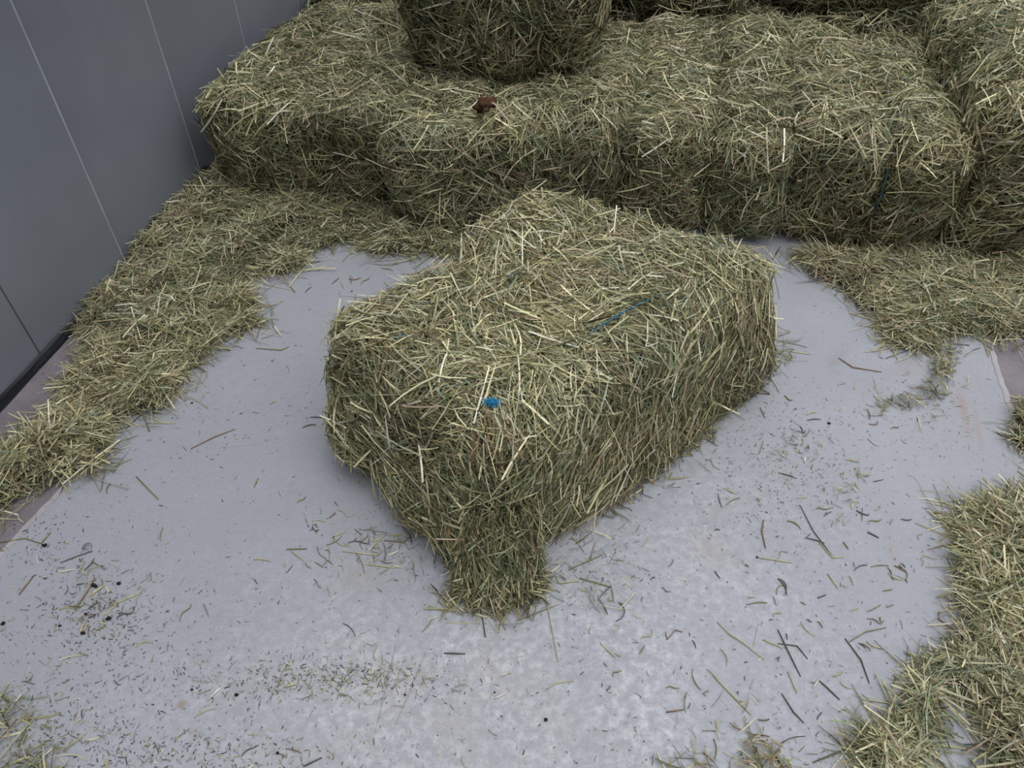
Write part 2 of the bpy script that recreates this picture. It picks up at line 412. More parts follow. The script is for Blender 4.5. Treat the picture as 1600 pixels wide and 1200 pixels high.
def make_bale(b, name, label, dens, seed, dirs, L=(.05, .14), Wd=(.0022, .0048), group=None, twines=(), drop=None, shaggy=1.0, weights=None, bright=1.0, keep_out=None, extra=None, vlen=1.0, patches=()):
    rng = np.random.default_rng(seed)
    CV, CQ = b.core()
    tri = np.concatenate([CQ[:, [0, 1, 2]], CQ[:, [0, 2, 3]]])
    p0, p1, p2 = CV[tri[:, 0]], CV[tri[:, 1]], CV[tri[:, 2]]
    cr = np.cross(p1-p0, p2-p0); ar = np.linalg.norm(cr, axis=1)/2; nr = unit(cr)
    ctr = b.c.reshape(-1, 3).mean(0)
    face = np.sum(nr*unit(CAMP-(p0+p1+p2)/3), 1)
    wgt = np.where(face > -.1, 1.0, .3)
    wgt = np.where(nr[:, 2] < -.6, .12, wgt)
    if weights is not None: wgt = wgt*weights((p0+p1+p2)/3, nr)
    pr = ar*wgt; n = int(dens*pr.sum()); pr = pr/pr.sum()
    ti = rng.choice(len(tri), n, p=pr)
    r1 = np.sqrt(rng.random((n, 1))); r2 = rng.random((n, 1))
    pos = p0[ti]*(1-r1)+p1[ti]*r1*(1-r2)+p2[ti]*r1*r2
    N = unit(nr[ti]+rng.normal(0, .08, (n, 3)))
    if keep_out is not None:
        kp = np.ones(n, bool)
        for (a_, b_, rad) in keep_out:
            ab = b_-a_; t = np.clip((pos-a_)@ab/(ab@ab), 0, 1)
            kp &= np.linalg.norm(pos-(a_+t[:, None]*ab), axis=1) > rad
        pos, N = pos[kp], N[kp]; n = len(pos)
    U = unit((b.c[1, 0, 0]-b.c[0, 0, 0])[None])[0]; Vv = unit((b.c[0, 1, 0]-b.c[0, 0, 0])[None])[0]; Z = np.array([0, 0, 1.])
    top = N[:, 2] > .6; su = (~top) & (np.abs(N@U) > np.abs(N@Vv)); sv = (~top) & ~su
    D = np.zeros((n, 3)); spread = np.zeros(n)
    for msk, key in ((top, 'top'), (su, 'u'), (sv, 'v')):
        (a, b_, c_), sp = dirs[key]
        D[msk] = a*U+b_*Vv+c_*Z; spread[msk] = sp
    D = unit(D - N*np.sum(D*N, 1, keepdims=True)); S = np.cross(N, D)
    ang = spread*(1.1*np.clip(low(pos, seed*.7, 1.5), -1.5, 1.5)+rng.normal(0, .85, n))
    D = D*np.cos(ang)[:, None]+S*np.sin(ang)[:, None]
    LL = rng.uniform(L[0], L[1], n)*rng.choice([.6, 1, 1.25], n, p=[.35, .5, .15]); LL[~top] *= .85
    LL[sv] *= vlen; 
    WW = Wd[0]*.75+(Wd[1]*1.1-Wd[0]*.75)*rng.random(n)**1.5; WW[sv] *= vlen**.5
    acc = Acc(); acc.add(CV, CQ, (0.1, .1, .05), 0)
    tmask = top
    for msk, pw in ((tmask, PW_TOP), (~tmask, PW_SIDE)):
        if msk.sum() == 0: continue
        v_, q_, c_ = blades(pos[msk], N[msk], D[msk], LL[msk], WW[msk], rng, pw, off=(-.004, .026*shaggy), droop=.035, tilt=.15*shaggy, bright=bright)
        for (pc, pr2, pk) in patches:      # brown weathered patches in the hay itself
            hit = np.repeat((np.linalg.norm(pos[msk]-pc, axis=1) < pr2*rng.uniform(.5, 1.3, msk.sum())) & (rng.random(msk.sum()) < pk), 8)
            c_[hit] = np.array(srgb(126, 100, 74))[None]*(c_[hit].mean(1, keepdims=True)/.25).clip(.5, 1.5)
        fl = b.c[..., 2].min() < .05
        if fl: v_[:, 2] = np.maximum(v_[:, 2], .002+rng.random(len(v_))*.004)
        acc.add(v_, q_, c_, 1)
    # wild stems that stick out
    m = int(n*.035); ii = rng.choice(n, m, p=(lambda w_: w_/w_.sum())(np.where(top, 1.0, .45)))
    v_, q_, c_ = blades(pos[ii], N[ii], unit(D[ii]+N[ii]*rng.uniform(-.1, .1, (m, 1))), rng.uniform(.06, .17, m), rng.uniform(Wd[0]*1.0, Wd[1]*1.25, m), rng, PW_WILD, off=(.018, .032), droop=.03, tilt=.16, bright=bright*1.05)
    if b.c[..., 2].min() < .05: v_[:, 2] = np.maximum(v_[:, 2], .003)
    acc.add(v_, q_, c_, 1)
    if extra is not None: extra(acc, rng)
    root = bpy.data.objects.new(name, None); C.objects.link(root)
    base = b.c[:, :, 0].reshape(-1, 3).mean(0); root.location = base
    tag(root, label, 'hay bale', group)
    me = acc.mesh('hay_body'); me.transform(__import__('mathutils').Matrix.Translation(-Vector(base)))
    link('hay_body', me, root)
    for (pts, m_, rad) in twines:
        o = tube('twine', [np.array(p)-base for p in pts], rad, m_, root)
    return root

def tube(name, pts, rad, m, parent=None, sides=6, jitter=0.0, seed=1):
    rng = np.random.default_rng(seed)
    pts = np.array(pts, float); n = len(pts)
    T = unit(np.gradient(pts, axis=0)); up = np.array([0, 0, 1.0])
    A = unit(np.cross(T, np.where(np.abs(T[:, 2:3]) > .9, np.array([[1., 0, 0]]), up[None]))); B = np.cross(T, A)
    V = []; F = []
    for i in range(n):
        for j in range(sides):
            a = 2*math.pi*j/sides + i*.6; r = rad*(1+.25*math.cos(2*a))*(1+rng.normal(0, jitter))
            V.append(tuple(pts[i]+(A[i]*math.cos(2*math.pi*j/sides)+B[i]*math.sin(2*math.pi*j/sides))*r))
    for i in range(n-1):
        for j in range(sides): F.append((i*sides+j, i*sides+(j+1) % sides, (i+1)*sides+(j+1) % sides, (i+1)*sides+j))
    F.append(tuple(range(sides))[::-1]); F.append(tuple(range((n-1)*sides, n*sides)))
    me = bpy.data.meshes.new(name); me.from_pydata(V, [], F); me.update(); me.materials.append(m)
    me.polygons.foreach_set('use_smooth', [True]*len(F))
    return link(name, me, parent)

# ---- the bale in the middle of the floor
ZT = .40
fb = Bale(P(742, 928), P(1226, 598), P(880, 470), P(512, 712), 0, ZT, 3, k=11, lump=.016, grooves=(-.42, .38), axis='len', gdepth=.016,
          tops={(0, 0): P(792, 702, ZT-.015), (1, 0): P(1222, 402, ZT-.005), (1, 1): P(846, 306, ZT+.03), (0, 1): P(508, 492, ZT-.01)})
fb.hump = True
fb.c[0, 1, 0] = P(508, 690, .055)
# here u runs along the length (near end -> far end), v from the camera side to the far side
def fb_line(v0, t0, t1, n, lift):
    q = [(t, v0, 1) for t in np.linspace(t0, t1, n)]
    p = fb.surf(q); p[:, 2] += lift; return p
def find_uv(px, py):
    best = None
    g = np.linspace(-.97, .97, 100); A, B = np.meshgrid(g, g); q = np.stack([A.ravel(), B.ravel(), np.ones(A.size)], 1)
    p = fb.surf(q); rel = p-CAMP
    F_ = np.array([0, math.cos(TH), -math.sin(TH)]); U_ = np.array([0, math.sin(TH), math.cos(TH)])
    x = 800+FOC*rel[:, 0]/(rel@F_); y = 600-FOC*(rel@U_)/(rel@F_)
    i = np.argmin((x-px)**2+(y-py)**2); return q[i]
def twine_between(pa, pb, n, lift0, lift1, sag=.0):
    a, b_ = find_uv(*pa), find_uv(*pb)
    q = [a+(b_-a)*t for t in np.linspace(0, 1, n)]
    p = fb.surf(q); l = np.linspace(0, 1, n)
    p[:, 2] += lift0+(lift1-lift0)*np.sin(l*math.pi)
    return p
tw1 = twine_between((862, 560), (1075, 442), 26, .008, .027)
tw2 = twine_between((770, 462), (830, 418), 10, .004, .024)
tw3 = twine_between((600, 548), (660, 524), 8, .004, .022)
knot_q = find_uv(770, 642); knot = fb.surf([knot_q])[0]+np.array([0, 0, .028])
# down the near end below the knot
vq = knot_q[1]
end_pts = fb.surf([(-1, vq, z) for z in np.linspace(.9, -.6, 10)]) + 0.004*np.array([[-1, -1, 0]])

def fb_tuft(parent):
    acc = Acc(); rng = np.random.default_rng(17); base = np.array(parent.location)
    # drooping tuft at the near lower corner
    n = 4200
    c = P(775, 925); tp = P(785, 800, .22)
    t = rng.random(n)**.9
    rad = .062+.016*t
    a = rng.uniform(0, 2*math.pi, n)
    ctr = tp[None]*(1-t[:, None])+np.array([c[0], c[1]+.02, .015])[None]*t[:, None]
    pos = ctr+np.stack([np.cos(a)*rad*1.35, np.sin(a)*rad*.8, np.zeros(n)], 1)*np.sqrt(rng.random((n, 1)))**.4
    N = unit(np.stack([np.cos(a), np.sin(a), .45+0*a], 1))
    D = unit(np.array([[0, 0, -1.]])+rng.normal(0, .5, (n, 3))+np.stack([np.cos(a), np.sin(a), 0*a], 1)*.25*t[:, None])
    lay = rng.random(n) < np.clip((t-.72)*3, 0, .8)
    D[lay] = unit(rng.normal(0, 1, (lay.sum(), 3))*np.array([1, 1, .12])); N[lay] = np.array([0, 0, 1.])
    v_, q_, c_ = blades(pos, N, D, rng.uniform(.04, .11, n), rng.uniform(.002, .0044, n), rng, PW_SIDE, off=(-.004, .008), droop=.06, tilt=.12)
    v_[:, 2] = np.maximum(v_[:, 2], .002+rng.random(len(v_))*.004)
    acc.add(v_-base, q_, c_, 1)
    link('hanging_tuft', acc.mesh('hanging_tuft'), parent)['label'] = 'loose tuft hanging down to the floor at the near corner'
ko = [(tw1[i], tw1[i+1], .0075) for i in range(6, 18)] + [(tw2[2], tw2[7], .006), (tw3[2], tw3[5], .005), (knot-np.array([.01, 0, 0]), knot+np.array([.012, 0, 0]), .014)]
front_bale = make_bale(fb, 'hay_bale', 'hay bale with bright blue twine lying alone in the middle of the grey floor', 34000, 11,
    {'top': ((.15, 1, 0), .85), 'u': ((0, 1, .25), .75), 'v': ((.3, 0, 1), .6)},
    L=(.045, .125), Wd=(.0017, .0042), keep_out=ko, vlen=.6, bright=1.08, weights=lambda c_, n_: np.where((n_[:, 2] < .5) & (n_[:, 0] > .3), 1.7, 1.0), patches=((P(872, 735, .31), .055, .8), (P(840, 800, .2), .05, .55), (P(1010, 590, .38), .06, .35), (P(780, 700, .36), .05, .3)),  # bright lifts this bale's hay colour in place of stronger light
    twines=[(tw1, TWINE, .0022), (tw2, TWINE, .0018), (tw3, TWINE, .0018), (end_pts, TWINE_D, .002)])
fb_tuft(front_bale)
# frayed knot: loops and loose fibres
rngk = np.random.default_rng(4); base = np.array(front_bale.location)
V = []; F = []
for i in range(110):
    d = unit(rngk.normal(0, 1, (1, 3))*np.array([1.2, .8, .8]))[0]; d[2] = abs(d[2])*.8
    s_ = knot+rngk.normal(0, 1, 3)*np.array([.008, .004, .003])-base; L_ = rngk.uniform(.005, .017); sd_ = unit(np.cross(d, [0, 0, 1.0])[None])[0]*.0011
    mdl = s_+d*L_*.5+rngk.normal(0, .002, 3); en = s_+d*L_+np.array([0, 0, -.004])+rngk.normal(0, .003, 3)
    o_ = len(V); V += [s_-sd_, s_+sd_, mdl+sd_, mdl-sd_, en+sd_*.5, en-sd_*.5]; F += [(o_, o_+1, o_+2, o_+3), (o_+3, o_+2, o_+4, o_+5)]
me = bpy.data.meshes.new('twine_knot'); me.from_pydata([tuple(v) for v in V], [], F); me.update(); me.materials.append(plain('bright_blue_twine', srgb(34, 132, 178), .5, .4, 400, .3))
# two small loops
kn = link('twine_knot', me, front_bale); kn['label'] = 'frayed bright blue twine knot'
lp = [knot-base+np.array([.013*math.cos(a), .007*math.sin(a), .003*math.sin(2*a)]) for a in np.linspace(0, 6.0, 20)]
tube('knot_loop', lp, .0019, TWINE, front_bale)

# ---- bales at the back, standing side by side on the floor
up_dirs = {'top': ((1, .3, 0), 1.2), 'u': ((0, 1, .5), .9), 'v': ((1, 0, .55), 1.0)}
def dep(p, d): return p+WD*d
GRP = None
def floor_bale(FL, FR, d, z1, seed, label, dens=18000, **k):
    bb = Bale(FL, FR, dep(FR, d), dep(FL, d), 0, z1, seed, **{a: k.pop(a) for a in list(k) if a in ('k', 'lump', 'grooves', 'tops', 'lean', 'gdepth')})
    tws = k.pop('tw', ())
    T = []
    for (u0, mt, rad, lift, w0, w1) in tws:
        T.append((bb.surf([(u0, -1, z) for z in np.linspace(w0, w1, 16)])-WD*lift, mt, rad))
    if k.pop('ko', False): k['keep_out'] = [(T[0][0][i]+WD*.03, T[0][0][i+1]+WD*.03, .02) for i in range(2, 14)]
    bb_root = make_bale(bb, 'hay_bale', label, dens, seed, k.pop('dirs', up_dirs), twines=T, L=(.045, .13), Wd=(.0020, .0048), **k)
    return bb
v2 = lambda x, y: np.array([x, y, 0.])
bA = floor_bale(v2(-1.15, 2.66), v2(-.46, 2.52), 1.08, .40, 21, 'hay bale of the back row pushed against the grey panelled wall', lump=.026, k=8, grooves=(-.35, .42), gdepth=.04, tw=((-.35, TWINE_D, .003, .004, .9, -.8), (.42, TWINE_D, .003, .004, .9, -.8)))
bB = floor_bale(v2(-.47, 2.42), v2(.40, 2.46), 1.12, .385, 22, 'sagging hay bale with a brown matted clump on its top edge, second from the wall', lump=.034, k=8, grooves=(-.25, .4), gdepth=.028, tw=((-.25, TWINE_D, .003, .004, .9, -.8), (.4, TWINE_D, .003, .004, .9, -.8)))
bC = floor_bale(v2(.39, 2.45), v2(.955, 2.35), 1.12, .39, 23, 'hay bale right behind the far corner of the free bale, third from the wall', lump=.028, k=8, grooves=(.05,), gdepth=.06,
                tw=((.08, TWINE_D, .003, .006, .3, -.7),))
bD = floor_bale(v2(.96, 2.39), v2(1.51, 2.28), 1.12, .40, 24, 'hay bale with a faded teal twine running down its front', lump=.028, k=8, grooves=(.08,), gdepth=.06,
                tw=((.08, TWINE_D, .0036, .058, .7, -.25),), ko=True)
bb = Bale(v2(1.50, 2.22), v2(2.26, 2.09), dep(v2(2.26, 2.09), 1.25), dep(v2(1.515, 2.24), 1.25), 0.0, .57, 25, lump=.036, grooves=(), k=5, lean=(.0, .05))
make_bale(bb, 'hay_bale', 'taller pale-topped hay bale at the right end of the back row', 14000, 25,
          {'top': ((.3, 1, 0), 1.1), 'u': ((0, 1, .5), .9), 'v': ((.75, 0, 1), .6)}, L=(.06, .17), Wd=(.0026, .0054), bright=1.1)
# second row on the floor behind them
for (x0, x1, y, sd_, lb) in ((-.97, -.22, 3.78, 31, 'hay bale behind the one at the wall, only its top showing'),
                             (-.20, .55, 3.66, 32, 'hay bale of the far row mostly hidden under the upper bale'),
                             (.57, 1.22, 3.60, 33, 'hay bale of the far row behind the third bale from the wall'),
                             (1.24, 1.86, 3.50, 34, 'hay bale of the far row behind the bale with faded teal twine')):
    b2 = Bale(v2(x0, y), v2(x1, y-.12), dep(v2(x1, y-.12), .9), dep(v2(x0, y), .9), 0, .39, sd_, lump=.02, grooves=())
    make_bale(b2, 'hay_bale', lb, 5000, sd_, up_dirs, L=(.06, .14), Wd=(.003, .006))
# upper layer
b3 = Bale(v2(-.42, 2.94), v2(.29, 2.84), dep(v2(.29, 2.84), 1.0), dep(v2(-.42, 2.94), 1.0), .375, .76, 41, lump=.028, grooves=(-.25, .42), gdepth=.05, k=7)
make_bale(b3, 'hay_bale', 'upper hay bale stacked on the second bale from the wall, at the top edge', 15000, 41,
          {'top': ((1, .3, 0), 1.2), 'u': ((0, 1, .5), .9), 'v': ((.5, 0, 1), 1.1)}, L=(.05, .14), Wd=(.0024, .005), bright=.95,
          twines=[(b3.surf([(g_, -1, z) for z in np.linspace(.9, -.8, 14)])-WD*.004, TWINE_D, .003) for g_ in (-.25, .42)])
b4 = Bale(v2(.44, 3.58), v2(1.00, 3.50), dep(v2(1.0, 3.5), .9), dep(v2(.44, 3.58), .9), .385, .76, 42, lump=.02, grooves=())
make_bale(b4, 'hay_bale', 'upper hay bale right of the big upper bale, only its foot showing', 8000, 42, up_dirs, L=(.05, .14), Wd=(.0026, .005))
b5 = Bale(v2(1.04, 3.62), v2(1.95, 3.46), dep(v2(1.95, 3.46), .9), dep(v2(1.04, 3.62), .9), .385, .76, 43, lump=.02, grooves=())
make_bale(b5, 'hay_bale', 'upper hay bale at the top right edge with a dark gap beneath', 8000, 43, up_dirs, L=(.05, .14), Wd=(.0026, .005))

# ------------------------------------------------------------------ loose hay on the floor
def inpoly(x, y, poly):
    r = np.zeros(len(x), bool); n = len(poly)
    for i in range(n):
        x0, y0 = poly[i]; x1, y1 = poly[(i+1) % n]
        c = ((y0 > y) != (y1 > y)) & (x < (x1-x0)*(y-y0)/(y1-y0+1e-12)+x0); r ^= c
    return r
def dpoly(x, y, poly):
    d = np.full(len(x), 9.); n = len(poly)
    for i in range(n):
        a = np.array(poly[i]); b_ = np.array(poly[(i+1) % n]); ab = b_-a
        t = np.clip(((x-a[0])*ab[0]+(y-a[1])*ab[1])/(ab@ab), 0, 1)
        d = np.minimum(d, np.hypot(x-a[0]-t*ab[0], y-a[1]-t*ab[1]))
    return d
def pile(pix, label, dens, hmax, seed, L=(.04, .13), edge=.09, bright=1.0, thin=0.0, Wd=(.0019, .0046), ang=None, spread=3.0):
    rng = np.random.default_rng(seed)
    poly = [tuple(P(*p)[:2]) for p in pix]
    xs = [p[0] for p in poly]; ys = [p[1] for p in poly]
    A = (max(xs)-min(xs)+.1)*(max(ys)-min(ys)+.1)
    n0 = int(dens*A)
    x = rng.uniform(min(xs)-.05, max(xs)+.05, n0); y = rng.uniform(min(ys)-.05, max(ys)+.05, n0)
    ins = inpoly(x, y, poly); d = dpoly(x, y, poly); sd_ = np.where(ins, d, -d)
    p3 = np.stack([x, y, 0*x], 1)
    sd_ = sd_+.018*low(p3, seed, 2.5)+.012*low(p3, seed+3, 6)
    keep = rng.random(n0) < np.clip((sd_+.012)/.05, 0, 1)*(1-thin*np.clip(low(p3, seed+1, 3)+.3, 0, 1))
    # some stragglers just outside
    keep |= (rng.random(n0) < .03) & (sd_ > -.05)
    keep &= (p3-W0)@WA > .03
    x, y, sd_, p3 = x[keep], y[keep], sd_[keep], p3[keep]; n = len(x)
    H = hmax*np.clip(sd_/edge, 0, 1)**.8*(.75+.35*low(p3, seed+2, 2.0)+.3*low(p3, seed+4, 4.5)).clip(.15, 1.7)
    z = .004+H*rng.random(n)**.35+.012*(H > .01)*rng.random(n)
    pos = np.stack([x, y, z], 1)
    N = unit(np.stack([rng.normal(0, .22, n), rng.normal(0, .22, n), np.ones(n)], 1))
    a = (rng.uniform(0, math.pi, n) if ang is None else ang+rng.normal(0, spread, n)) + .5*low(p3, seed+5, 1.5)
    D = np.stack([np.cos(a), np.sin(a), 0*a], 1)
    LL = rng.uniform(L[0], L[1], n)*rng.choice([.45, 1, 1.3], n, p=[.4, .45, .15])
    acc = Acc()
    v_, q_, c_ = blades(pos, N, D, LL, Wd[0]*.6+(Wd[1]*1.05-Wd[0]*.6)*rng.random(n)**1.4, rng, PW_TOP if hmax > .02 else PW_SIDE, off=(-.002, .004), droop=.025, tilt=.09, roll=.6, bright=bright)
    v_[:, 2] = np.maximum(v_[:, 2], .0015+.003*np.repeat(rng.random(n), 8))
    wl = (v_-W0)@WA; v_ = v_+WA[None]*np.maximum(0, .016-wl)[:, None]
    acc.add(v_, q_, c_, 1)
    if hmax > .015:   # the packed heap below the loose blades
        g = .02; gx = np.arange(min(xs), max(xs)+g, g); gy = np.arange(min(ys), max(ys)+g, g)
        X, Y = np.meshgrid(gx, gy, indexing='ij'); fx, fy = X.ravel(), Y.ravel()
        s_ = np.where(inpoly(fx, fy, poly), 1, -1)*dpoly(fx, fy, poly); f3 = np.stack([fx, fy, 0*fx], 1)
        s_ = s_+.018*low(f3, seed, 2.5)+.012*low(f3, seed+3, 6)
        Hh = (hmax*np.clip((s_-.02)/edge, 0, 1)**.8*(.75+.35*low(f3, seed+2, 2.0)+.3*low(f3, seed+4, 4.5)).clip(.15, 1.7))*.8
        Z = np.where(s_ > .02, .002+Hh, -.01).reshape(X.shape)
        V = np.stack([fx, fy, Z.ravel()], 1)
        wl = (V-W0)@WA; V = V+WA[None]*np.maximum(0, .016-wl)[:, None]
        i, j = np.meshgrid(np.arange(len(gx)-1), np.arange(len(gy)-1), indexing='ij'); i = i.ravel(); j = j.ravel(); m = len(gy)
        Q = np.stack([i*m+j, (i+1)*m+j, (i+1)*m+j+1, i*m+j+1], 1)
        ok = (V[Q][:, :, 2] > -.005).sum(1) >= 3; Q = Q[ok]
        used = np.unique(Q); mp = -np.ones(len(V), int); mp[used] = np.arange(len(used))
        V = V[used]; V[:, 2] = np.maximum(V[:, 2], .0005)
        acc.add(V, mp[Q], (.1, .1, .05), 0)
    o = link('loose_hay', acc.mesh('loose_hay')); tag(o, label, 'loose hay', None, 'stuff')
    return o
pile([(300, 240), (220, 330), (140, 420), (100, 480), (132, 515), (122, 570), (92, 625), (52, 672), (0, 728), (-60, 790), (-60, 850), (10, 800), (60, 765), (150, 735), (160, 700), (185, 645),
      (240, 650), (300, 618), (290, 590), (320, 560), (350, 530), (410, 515), (405, 470), (385, 440), (470, 420), (470, 395), (540, 375), (600, 400), (720, 400), (720, 370), (560, 315)],
     'long drift of loose hay along the foot of the grey wall up to the back row', 36000, .07, 51, L=(.05, .15))
pile([(1215, 398), (1290, 440), (1340, 470), (1375, 500), (1385, 535), (1440, 545), (1500, 525), (1620, 528), (1700, 520), (1700, 380), (1450, 360), (1330, 375), (1340, 392), (1270, 392)],
     'wide spread of loose hay in front of the right-hand back bales', 33000, .055, 52, L=(.05, .15))
pile([(1440, 530), (1510, 530), (1495, 575), (1465, 620), (1450, 645), (1380, 640), (1370, 622), (1425, 615), (1445, 580)],
     'thin curl of loose hay trailing off the wide spread near the pale right seam', 19000, .014, 53, L=(.02, .06), edge=.05, thin=.4)
pile([(1482, 800), (1505, 775), (1600, 772), (1720, 780), (1760, 1260), (1560, 1260), (1545, 1190), (1530, 1120), (1480, 1075), (1450, 1110), (1440, 1190), (1430, 1260), (1340, 1250), (1325, 1165),
      (1350, 1130), (1410, 1110), (1440, 1060), (1490, 1010), (1500, 940), (1492, 880)],
     'heap of loose golden hay at the lower right corner of the floor', 38000, .05, 54, L=(.05, .16))
pile([(1060, 1210), (1085, 1180), (1135, 1178), (1150, 1125), (1175, 1150), (1205, 1165), (1240, 1180), (1240, 1215)],
     'small tuft of loose hay at the bottom edge below the free bale', 20000, .014, 55, L=(.02, .07), edge=.04, thin=.4)
pile([(-40, 1085), (30, 1090), (62, 1110), (50, 1150), (90, 1170), (150, 1185), (140, 1240), (-60, 1240)],
     'thin spread of loose hay at the lower left corner of the floor', 9000, .012, 56, L=(.02, .09), edge=.05, thin=.9)
pile([(1585, 640), (1640, 630), (1640, 730), (1595, 725), (1578, 690)],
     'small patch of loose hay at the right edge beside the pale seam', 22000, .02, 57, L=(.03, .08), edge=.04)
pile([(1150, 600), (1195, 560), (1225, 530), (1232, 560), (1205, 580), (1180, 592), (1165, 615)],
     'small fringe of loose hay at the far right foot of the free bale', 26000, .035, 58, L=(.03, .09), edge=.05)
pile([(1110, 640), (1150, 590), (1170, 610), (1130, 650), (1100, 700), (1000, 770), (900, 840), (880, 830), (980, 750)],
     'thin line of loose hay along the long foot of the free bale', 20000, .014, 59, L=(.03, .08), edge=.04, thin=.2)
pile([(690, 930), (720, 900), (850, 905), (860, 940), (800, 955), (740, 962), (700, 955)],
     'ragged pad of loose hay under the near corner of the free bale', 26000, .02, 60, L=(.03, .09), edge=.05)
pile([(430, 1065), (520, 1050), (600, 1045), (605, 1062), (520, 1078), (450, 1080)],
     'faint trail of short loose hay left of the scrape marks', 9000, .008, 61, L=(.01, .04), edge=.03, thin=.8)
pile([(1315, 770), (1340, 735), (1358, 745), (1345, 790), (1325, 795)],
     'tiny tuft of hay crumbs right of the free bale', 16000, .008, 62, L=(.01, .04), edge=.03, thin=.4)
pile([(1205, 700), (1250, 670), (1290, 685), (1265, 715), (1215, 725)],
     'sparse patch of hay crumbs right of the free bale nearest its long side', 6000, .008, 63, L=(.01, .04), edge=.03, thin=.6)

# fine chaff and dust over the floor
def chaff(name, label, spots, seed, colr, L=(.002, .014), Wd=(.0007, .0020)):
    rng = np.random.default_rng(seed); X = []
    for (px, py, rx, ry, n) in spots:
        if rx > 500:
            q = rng.uniform(-1, 1, (n, 2)); qp = np.stack([px+rx*q[:, 0], py+ry*q[:, 1]], 1)
        else:
            q = rng.normal(0, .5, (n, 2)); qp = np.stack([px+rx*q[:, 0], py+ry*q[:, 1]], 1)
        X += [P(a, b_) for a, b_ in qp]
    pos = np.array(X); n = len(pos); pos[:, 2] = .0016
    a = rng.uniform(0, math.pi, n); D = np.stack([np.cos(a), np.sin(a), 0*a], 1); N = np.tile([0, 0, 1.], (n, 1))
    v_, q_, c_ = blades(pos, N, D, rng.uniform(L[0], L[1], n)*rng.choice([.5, 1, 2], n, p=[.5, .4, .1]), rng.uniform(Wd[0], Wd[1], n), rng, PW_SIDE, off=(0, .001), droop=.0, tilt=.02, roll=.3)
    if colr is not None: c_ = np.array(colr)[None]*np.repeat(rng.uniform(.7, 1.6, n), 8)[:, None]
    v_[:, 2] = np.maximum(v_[:, 2], .0009)
    acc = Acc(); acc.add(v_, q_, c_, 1)
    tag(link(name, acc.mesh(name)), label, 'chaff', None, 'stuff')
chaff('hay_chaff', 'fine crumbs of green and straw-coloured chaff strewn over the grey floor',
      [(800, 850, 900, 380, 2600), (150, 950, 130, 110, 260), (1240, 720, 130, 120, 420), (480, 1060, 260, 45, 420), (80, 1120, 170, 110, 420), (640, 840, 160, 90, 260), (920, 880, 140, 100, 260),
       (1290, 1170, 200, 60, 120), (450, 430, 160, 60, 160), (320, 640, 160, 60, 120), (300, 1180, 260, 40, 300), (1400, 640, 140, 90, 200), (560, 1060, 150, 30, 300)], 71, None)
chaff('dark_crumbs', 'fine dark specks of dirt and seed strewn over the grey floor',
      [(800, 850, 900, 380, 650), (150, 960, 100, 75, 420), (1200, 730, 160, 110, 260), (500, 1065, 220, 40, 260), (120, 1120, 200, 110, 260), (60, 850, 90, 50, 160), (300, 1185, 260, 40, 260)], 72, srgb(52, 48, 46),
      L=(.0015, .008), Wd=(.0009, .0024))

# individual stalks lying about
def stalk_mesh(pts, wd, col, seed):
    """a bent, slightly folded stem resting on the floor, width wd"""
    rng = np.random.default_rng(seed); pts = np.array(pts, float); n = len(pts)
    T = unit(np.gradient(pts, axis=0)); S = unit(np.cross(T, [0, 0, 1.])); V = []; F = []
    for i in range(n):
        k_ = wd*(.5+.5*math.sin(math.pi*(.12+.8*i/(n-1)))**.5)*.5
        h = .0035+.004*math.sin(math.pi*i/(n-1))
        c = pts[i]
        V += [c-S[i]*k_+np.array([0, 0, .001]), c+np.array([0, 0, h*.6+wd*.5]), c+S[i]*k_+np.array([0, 0, .001]), c+np.array([0, 0, .0008])]
    for i in range(n-1):
        for j in range(4): F.append((i*4+j, i*4+(j+1) % 4, (i+1)*4+(j+1) % 4, (i+1)*4+j))
    F += [(3, 2, 1, 0), ((n-1)*4, (n-1)*4+1, (n-1)*4+2, (n-1)*4+3)]
    c_ = np.tile(np.array(col), (len(V), 1))*np.repeat(1+.12*np.sin(np.arange(n)*1.3+seed), 4)[:, None]
    return mesh_np('hay_stalk', V, F, [HAY], c_)
COLS = {'pale': (196, 192, 150), 'green': (134, 142, 92), 'dark': (98, 104, 90), 'brown': (146, 120, 96), 'white': (226, 224, 206), 'grey': (96, 100, 96)}
def stalk(pix, col, wd, label, group=None, name='hay_stalk'):
    pts = [P(*p) for p in pix]
    if len(pts) == 2: pts = [pts[0]*(1-t)+pts[1]*t for t in (0, .33, .66, 1)]; 
    else:
        out = []
        for i in range(len(pts)-1): out += [pts[i]*(1-t)+pts[i+1]*t for t in (0, .5)]
        pts = out+[pts[-1]]
    c0 = pts[0].copy()
    me = stalk_mesh([p-c0 for p in pts], wd, srgb(*COLS[col]), int(pix[0][0]))
    o = link(name, me); o.location = c0; tag(o, label, 'hay stalk', group); return o
